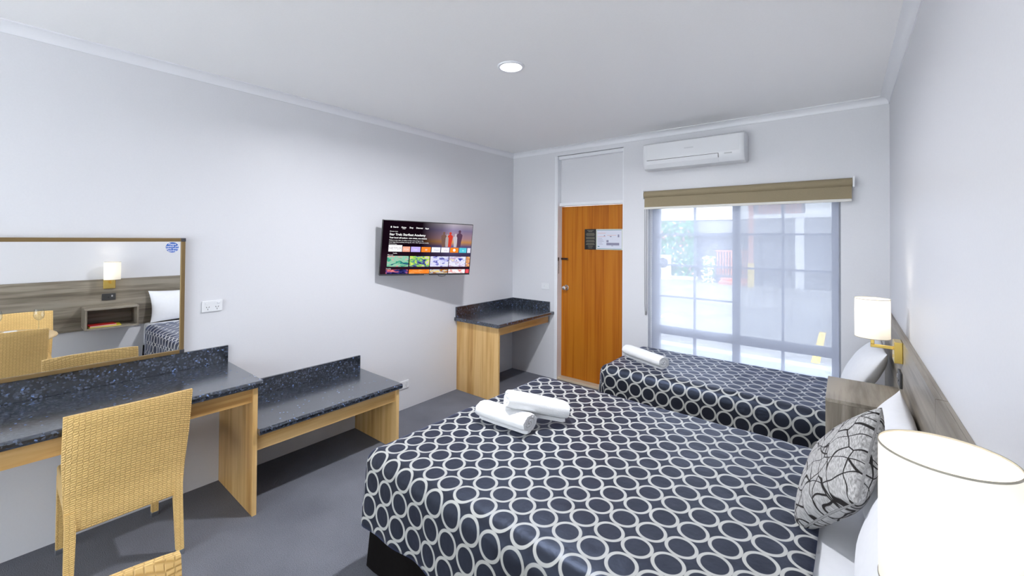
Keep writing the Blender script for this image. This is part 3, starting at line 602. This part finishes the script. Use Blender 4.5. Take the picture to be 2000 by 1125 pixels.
def bed(x0, x1, y0, y1, z, rot, label, seed):
    t_ = thing('bed', (x1, (y0+y1)/2, 0), label, 'bed')
    n = 48; bm = bmesh.new(); rings = []
    per = []
    for (a, b_), (c, d_) in (((x0, y0), (x1, y0)), ((x1, y0), (x1, y1)), ((x1, y1), (x0, y1)), ((x0, y1), (x0, y0))):
        per += [(a+(c-a)*k/n, b_+(d_-b_)*k/n) for k in range(n)]
    cx_, cy_ = (x0+x1)/2, (y0+y1)/2
    for zz, out in ((.30, 0), (.2, .004), (.012, .012)):
        rg = []
        for k, (px, py) in enumerate(per):
            o = out*(1+.6*sin(k*.9+seed)) if zz < .3 else 0
            ox = (-1 if abs(px-x0) < 1e-6 else 1 if abs(px-x1) < 1e-6 else 0); oy = (-1 if abs(py-y0) < 1e-6 else 1 if abs(py-y1) < 1e-6 else 0)
            rg.append((px+max(-1, min(0, ox))*o, py+oy*o, zz))
        rings.append(rg)
    ring_loft(bm, rings); part(t_, 'base_valance', bm, M_valance, 'black fabric valance', True)
    part(t_, 'mattress', nb((x0, y0, .301), (x1, y1, z), bev=.035, seg=4), M_sheet, 'mattress in a white sheet', True)
    t_.rotation_euler.z = rot
bed(1.475, 3.525, 1.165, 2.63, .578, radians(-1.0), 'large bed nearest the camera with black base', 1)
bed(1.73, 3.525, 3.205, 4.025, .578, radians(-1.0), 'single bed under the window with black base', 2)
spread(1.435, 3.235, 1.13, 2.665, .594, .27, .07, radians(-1.0), 1.3, 'dark ring-patterned bedspread on the large bed')
spread(1.685, 3.235, 3.162, 4.068, .594, .33, .08, radians(-1.0), 4.1, 'dark ring-patterned bedspread on the single bed under the window', corner=.1)

def pillow(name, wd, ht, th, center, right, up, m, label, cat, group=None, seed=0, flop=.0, crisp=2.6, sharp=.62):
    n = 36; bm = bmesh.new(); uvl = bm.loops.layers.uv.new('UVMap'); st = {}; sides = []
    for s in (1, -1):
        g = []
        for i in range(n+1):
            row = []
            for j in range(n+1):
                a, b_ = sin(pi/2*(-1+2*i/n)), sin(pi/2*(-1+2*j/n))
                e = max(0, (1-abs(a)**crisp))*max(0, (1-abs(b_)**crisp)); prof = e**sharp
                pin = 1-.085*(1-a*a)*abs(b_)**3; pin2 = 1-.07*(1-b_*b_)*abs(a)**3
                wr = noise.noise(Vector((a*2.2+seed, b_*2.2, s)))*.05*prof+noise.noise(Vector((a*5+seed, b_*4, s*2)))*.02*prof
                p = Vector((a*wd/2*pin2, b_*ht/2*pin, s*th/2*(prof+wr)+.0))
                p.z -= flop*(1+b_)**2/4*.12
                if s == -1 and (i in (0, n) or j in (0, n)): row.append(sides[0][i][j]); continue
                v_ = bm.verts.new(p); st[v_] = ((a+1)/2+(0 if s > 0 else 2.3), (b_+1)/2); row.append(v_)
            g.append(row)
        sides.append(g)
    for s, g in enumerate(sides):
        for i in range(n):
            for j in range(n):
                q = (g[i][j], g[i+1][j], g[i+1][j+1], g[i][j+1]); q = q if s == 0 else tuple(reversed(q))
                fc = bm.faces.new(q)
                for lp in fc.loops: lp[uvl].uv = st[lp.vert]
    right = Vector(right).normalized(); up = Vector(up); up = (up-right*up.dot(right)).normalized(); nr = right.cross(up)
    xf(bm, axes(right, up, nr, center))
    return solo(name, bm, m, label, cat, group, smooth=True)
G = 'white bed pillows propped on the headboard'
# pillow axes: right along -y so the face looks towards -x
pillow('pillow', .66, .40, .16, (3.425, 1.535, .778), (0, -1, 0), (.27, 0, .96), M_sheet, 'white pillow propped on the headboard beside the nearer lamp', 'pillow', G, 1, .2)
pillow('pillow', .62, .40, .15, (3.430, 2.320, .776), (0, -1, 0), (.27, 0, .96), M_sheet, 'white pillow standing behind the patterned cushion', 'pillow', G, 5, .2)
pillow('pillow', .62, .43, .15, (3.395, 3.66, .785), (0, -1, 0), (.42, 0, .91), M_sheet, 'white pillow propped on the single bed by the window', 'pillow', G, 9, .2)
nrm = Vector((-.88, -.09, .46)).normalized(); dg = Vector((.24, .10, .42)); dg = (dg-nrm*dg.dot(nrm)).normalized(); rt = dg.cross(nrm)
up_ = (dg+rt).normalized(); rg_ = (dg-rt).normalized()
if rg_.cross(up_).dot(nrm) < 0: rg_, up_ = up_, rg_
pillow('cushion', .40, .40, .15, (3.290, 1.960, .80), rg_, up_, M_cush, 'grey cushion with black branching lines standing on one corner', 'cushion', None, 3, 0, 2.6, .45)

# ------------------------------------------------------------------ rolled towels
def towel(a, b_, R, flat, label, group, turns=2.6, seed=0):
    a, b_ = Vector(a), Vector(b_); L = (b_-a).length; ax = (b_-a).normalized(); side = ax.cross(Vector((0, 0, 1))).normalized(); up = side.cross(ax)
    bm = bmesh.new(); n = 84; th = R/(turns+.25)*.93; prof = []
    for s in (1, -1):
        rg = []
        for k in range(n+1):
            q = k/n; th_a = q*turns*2*pi+1.2; rad = R*(.10+.90*q)-th*(.0 if s > 0 else .9)*(.4+.6*min(1, q*2.5)); rad = max(rad, .002)
            rg.append((rad*cos(th_a), rad*sin(th_a)))
        prof.append(rg)
    loop = prof[0]+list(reversed(prof[1])); rings = []; nl = 14
    for i in range(nl+1):
        q = i/nl; e = min(q, 1-q)*L; sc = 1 if e > .02 else .90+.10*sqrt(max(0, 1-(1-e/.02)**2))
        wob = 1+.03*noise.noise(Vector((q*4+seed, seed, 0)))
        rings.append([a+ax*(q*L+.006*noise.noise(Vector((x*60, y*60, seed+q)))*(1 if i in (0, nl) else 0))+side*(x*sc*wob*1.12)+up*(y*sc*wob*flat) for x, y in loop])
    ring_loft(bm, rings, cap=False)
    m_ = len(prof[0])
    bm.verts.ensure_lookup_table(); tot = len(loop)
    for base, rev in ((0, False), (nl*tot, True)):
        for k in range(m_-1):
            q = [base+k, base+k+1, base+tot-2-k, base+tot-1-k]
            try: bm.faces.new([bm.verts[i] for i in (q if rev else reversed(q))])
            except ValueError: pass
    return solo('rolled_towel', bm, M_towel, label, 'towel', group, smooth=True)
TG = 'rolled white towels on the beds'
towel((1.645, 1.800, .654), (1.985, 1.815, .654), .078, .72, 'lower rolled white towel lying flat on the large bed', TG, seed=1)
towel((1.835, 1.805, .752), (2.055, 2.075, .658), .074, .85, 'rolled white towel leaning across another on the large bed', TG, seed=2)
towel((1.765, 3.59, .652), (2.165, 3.40, .652), .067, .88, 'single rolled white towel on the bed under the window', TG, seed=3)

# ------------------------------------------------------------------ chairs and table
def make_chair(label):
    t_ = thing('wicker_chair', (0, 0, 0), label, 'chair', 'woven wicker dining chairs')
    def bx_(z): 
        pts = [(.30, -.212), (.45, -.215), (.62, -.245), (.87, -.305)]
        for (z0, x0), (z1, x1) in zip(pts, pts[1:]):
            if z <= z1: q = (z-z0)/(z1-z0); return x0+(x1-x0)*q
        return -.305
    bm = bmesh.new(); nz_, ny = 22, 14; F_, B_ = [], []
    for lay, off in ((F_, .016), (B_, -.016)):
        for i in range(nz_+1):
            z = .305+(.865-.305)*i/nz_; row = []
            for j in range(ny+1):
                y = (-1+2*j/ny); hw = .2125+.015*min(1, max(0, (z-.34)/.30))
                c = -.022*(1-y*y)*min(1, max(0, (z-.40)/.3)); ed = .010 if (i in (0, nz_) or j in (0, ny)) else .016
                row.append(bm.verts.new((bx_(z)+c+(ed if off > 0 else -ed), y*hw, z+(.0 if i < nz_ else -.004*abs(y)**6))))
            lay.append(row)
    for i in range(nz_):
        for j in range(ny):
            bm.faces.new((F_[i][j], F_[i][j+1], F_[i+1][j+1], F_[i+1][j])); bm.faces.new((B_[i][j], B_[i+1][j], B_[i+1][j+1], B_[i][j+1]))
    for i in range(nz_):
        for j in (0, ny): bm.faces.new((F_[i][j], F_[i+1][j], B_[i+1][j], B_[i][j]))
    for j in range(ny):
        for i in (0, nz_): bm.faces.new((F_[i][j], F_[i][j+1], B_[i][j+1], B_[i][j]))
    part(t_, 'backrest', bm, M_wicker, 'woven wicker backrest', True)
    part(t_, 'seat', nb((-.19, -.205, .335), (.262, .205, .455), bev=.012, seg=3), M_wicker, 'woven wicker seat', True)
    for s in (-1, 1):
        for rear in (0, 1):
            if rear: pts = [((-.2125, s*.1935), .40, .018), ((-.216, s*.194), .28, .018), ((-.240, s*.200), .026, .0155)]
            else: pts = [((.243, s*.188), .40, .0175), ((.248, s*.190), .026, .0155)]
            bm = bmesh.new(); ring_loft(bm, [[(x+dx*h, y+dy*h, z) for dx, dy in ((-1, -1), (1, -1), (1, 1), (-1, 1))] for (x, y), z, h in pts])
            lg = part(t_, 'leg', bm, M_wicker)
            (x, y), z, h = pts[-1]; part(lg, 'foot_cap', nb((x-h-.001, y-h-.001, 0), (x+h+.001, y+h+.001, .0262), bev=.002), M_silver, 'silver foot cap')
    return t_
ch = make_chair('woven wicker chair pushed in at the long desk')
c2 = copy_tree(ch); c2['label'] = 'woven wicker chair at the round table, back towards the mirror'
c3 = copy_tree(ch); c3['label'] = 'woven wicker chair at the round table on the headboard side, seen in the mirror'
ch.location = (.372, .423, 0); ch.rotation_euler.z = pi
c2.location = (2.312, .062, 0); c2.rotation_euler.z = radians(-2)
c3.location = (2.905, .165, 0); c3.rotation_euler.z = pi
tb = thing('round_table', (2.608, -.06, 0), 'round pale timber table with glasses, seen in the mirror', 'table')
bm = bmesh.new(); lathe(bm, [(.001, .70), (.43, .70), (.448, .706), (.452, .715), (.448, .724), (.44, .73), (.001, .73)], (2.608, -.06, 0), 64); part(tb, 'tabletop', bm, M_tabletop, smooth=True)
bm = bmesh.new(); lathe(bm, [(.022, .03), (.022, .6995)], (2.608, -.06, 0), 20); part(tb, 'pedestal', bm, M_silver, smooth=True)
bm = bmesh.new(); lathe(bm, [(.001, .002), (.20, .002), (.20, .010), (.05, .03), (.001, .031)], (2.608, -.06, 0), 40); part(tb, 'foot_plate', bm, M_silver, smooth=True)
gp = [(.001, .0), (.033, .0), (.033, .002), (.006, .005), (.004, .012), (.004, .085), (.012, .095), (.030, .112), (.038, .14), (.036, .175), (.031, .20), (.030, .20), (.035, .175), (.0368, .14), (.029, .114), (.010, .098), (.001, .096)]
for x, y, lab in ((2.845, .28, 'stemmed wine glass nearest the round table edge, seen in the mirror'), (2.93, .02, 'stemmed wine glass at the back of the round table')):
    bm = bmesh.new(); lathe(bm, gp, (x, y, .7305), 28); solo('wine_glass', bm, glass('wine_glass', (.96, .97, .97)), lab, 'glass', 'wine glasses on the round table', smooth=True)
pl = thing('plate', (2.66, .10, .7305), 'white plate with folded napkins on the round table', 'plate')
bm = bmesh.new(); lathe(bm, [(.001, 0), (.07, 0), (.115, .016), (.118, .018), (.07, .005), (.001, .004)], (2.66, .10, .7305), 40); part(pl, 'dish', bm, M_china, smooth=True)
bm = bmesh.new()
for k in range(5): box(bm, (2.59+.012*k, .04+.006*k, .7365+.007*k), (2.73-.008*k, .17-.008*k, .7425+.007*k), bev=.002)
part(pl, 'napkin', bm, M_sheet)

# ------------------------------------------------------------------ outside the window
GZ = -.4
Mgr = noisy('driveway_concrete', (.17, .175, .185), .9, 1.2, .1, .2)
solo('ground', nb((-25, BW+T+.01, GZ-.2), (30, 60, GZ)), Mgr, kind='structure')
solo('fill_terrace', nb((-25, -40, GZ-.2), (30, YR-.11, -.12)), noisy('bounce_paving', (.80, .80, .80), .9, 3, .1, .05), kind='structure')  # unseen terrace added as a pale surface bouncing light onto the ceiling
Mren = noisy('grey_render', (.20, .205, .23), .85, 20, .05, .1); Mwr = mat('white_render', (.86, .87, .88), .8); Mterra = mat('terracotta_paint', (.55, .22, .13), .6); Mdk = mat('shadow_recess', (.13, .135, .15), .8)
bd = thing('motel_building', (1, 23.2, GZ), 'grey two-storey motel wing with carport across the driveway', 'building')
part(bd, 'wall', nb((-14, 23.0, GZ), (16, 24, 6.2)), Mren)
part(bd, 'fascia', nb((-14, 22.62, 2.0), (3.2, 22.95, 2.62)), mat('fascia_grey', (.30, .30, .31), .8))
part(bd, 'fascia', nb((.2, 22.3, 1.98), (9, 22.6, 2.62)), mat('fascia_light', (.42, .42, .43), .8))
part(bd, 'upper_wall', nb((-14, 22.55, 2.65), (-.2, 22.9, 4.6)), Mwr, 'bright white upper wall')
part(bd, 'balcony_edge', nb((-.15, 21.4, 2.62), (9, 22.2, 2.80)), Mwr)
part(bd, 'balcony_wall', nb((2.0, 21.5, 2.81), (9, 21.7, 4.2)), Mwr)
for k in range(11): part(bd, 'baluster', nb((.28+.15*k, 21.45, 2.81), (.36+.15*k, 21.5, 3.65)), Mterra)
part(bd, 'balcony_rail', nb((.2, 21.42, 3.66), (2.0, 21.52, 3.72)), Mterra)
part(bd, 'column', nb((1.64, 21.5, GZ), (1.95, 21.8, 2.615)), Mwr, 'white carport column')
part(bd, 'plinth', nb((-9, 22.2, GZ), (-2.6, 22.99, GZ+.16)), Mwr)
part(bd, 'recess_shade', nb((-1.7, 22.95, GZ+.3), (-.4, 22.995, 1.95)), Mdk)  # flat dark panel, the shade of a recess put into its colour
po = thing('post', (.13, 20.5, GZ), 'terracotta post with a yellow base in the driveway', 'post')
part(po, 'shaft', nb((.05, 20.42, .64), (.21, 20.58, 2.615)), Mterra); part(po, 'shaft_upper', nb((.05, 20.42, 2.615), (.21, 20.58, 4.5)), Mterra)
part(po, 'base_guard', nb((.02, 20.39, GZ), (.24, 20.61, .64), bev=.02), mat('safety_yellow', (.85, .62, .04), .6), 'yellow base guard')
lr = thing('landing', (-.75, 22.1, GZ), 'timber railed landing with red brick steps across the driveway', 'landing')
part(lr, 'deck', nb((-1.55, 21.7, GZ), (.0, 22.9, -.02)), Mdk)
for k in range(13): part(lr, 'baluster', nb((-1.5+.12*k, 21.74, -.0195), (-1.44+.12*k, 21.8, 1.08)), Mterra)
part(lr, 'handrail', nb((-1.55, 21.72, 1.081), (.02, 21.82, 1.16)), Mterra)
for k in range(2): part(lr, 'step', nb((-1.25, 20.9+.4*k, GZ), (-.15, 21.29+.4*k, GZ+.14+.13*k)), mat('brick_red', (.50, .17, .09), .8))
def foliage(name, lo, hi, n, size, cols, label, cat, y_thin=True):
    t_ = thing(name, ((lo[0]+hi[0])/2, (lo[1]+hi[1])/2, lo[2]), label, cat)
    for ci, (c, frac) in enumerate(cols):
        bm = bmesh.new()
        for k in range(int(n*frac)):
            p = Vector([random.uniform(a, b_) for a, b_ in zip(lo, hi)]); s = size*random.uniform(.6, 1.2)
            q = Matrix.Translation(p) @ Matrix.Rotation(random.uniform(0, 6.28), 4, 'Y') @ Matrix.Rotation(random.uniform(-.8, .8), 4, 'X')
            vv = [bm.verts.new(q @ Vector(a)) for a in ((-s, 0, 0), (0, -.15*s, -.45*s), (s, 0, 0), (0, -.15*s, .45*s))]; bm.faces.new(vv)
        o = part(t_, 'leaves' if ci < 2 else 'blossoms', bm, mat('leaf', c, .6)); o['kind'] = 'stuff'
    return t_
hd = foliage('hedge_wall', (-6.5, 22.22, GZ+.17), (-2.62, 22.45, 2.58), 2600, .11, (((.05, .24, .07), .5), ((.10, .36, .12), .4), ((.75, .35, .33), .08), ((.85, .85, .82), .09)), 'leafy green hedge wall with pink and white blossoms across the driveway', 'hedge')
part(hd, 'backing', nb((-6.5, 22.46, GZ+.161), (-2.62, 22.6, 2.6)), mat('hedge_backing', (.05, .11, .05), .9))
cu_ = thing('condenser_unit', (-4.05, 21.9, GZ), 'white outdoor condenser unit standing before the hedge wall', 'air conditioner')
part(cu_, 'case', nb((-4.5, 21.7, GZ+.1), (-3.74, 22.05, .84), bev=.03), M_plastic); part(cu_, 'stand', nb((-4.45, 21.72, GZ), (-3.79, 22.03, GZ+.1)), Mwr)
bm = bmesh.new(); lathe(bm, [(.17, 0), (.26, 0), (.26, -.02), (.17, -.02)], (-4.05, 21.70, .45), 24, 'y'); part(cu_, 'fan_grille', bm, M_dark)
fl_ = foliage('flowering_shrub', (-2.05, 21.3, GZ), (-1.55, 21.7, .85), 260, .10, (((.16, .32, .17), .4), ((.25, .4, .25), .1), ((.9, .9, .9), .5)), 'white flowering shrub beside the railed landing', 'shrub')
for a, lab in (((( -.55, 10.6), (-.45, 11.7)), 'short yellow parking line left of the driveway'), (((2.86, 8.6), (2.98, 11.6)), 'yellow parking line on the driveway near the right of the window')):
    (x0, y0), (x1, y1) = a; solo('parking_line', nb((x0, y0, GZ+.001), (x1, y1, GZ+.006)), mat('line_yellow', (.85, .60, .05), .7), lab, 'road marking', 'yellow parking lines')
bm = bmesh.new(); prof = [(5.45, GZ), (5.45, .22), (5.50, .28), (5.60, .30), (5.70, .28), (5.75, .22), (5.75, GZ)]
ring_loft(bm, [[(x, y, z) for y, z in prof] for x in (-2, 6)]); solo('stand_in_wall', bm, mat('pale_render', (.30, .34, .42), .7), 'low pale rounded stand-in wall just outside the window', 'wall', smooth=True)  # made-up wall in place of pale curved shapes of unknown nature
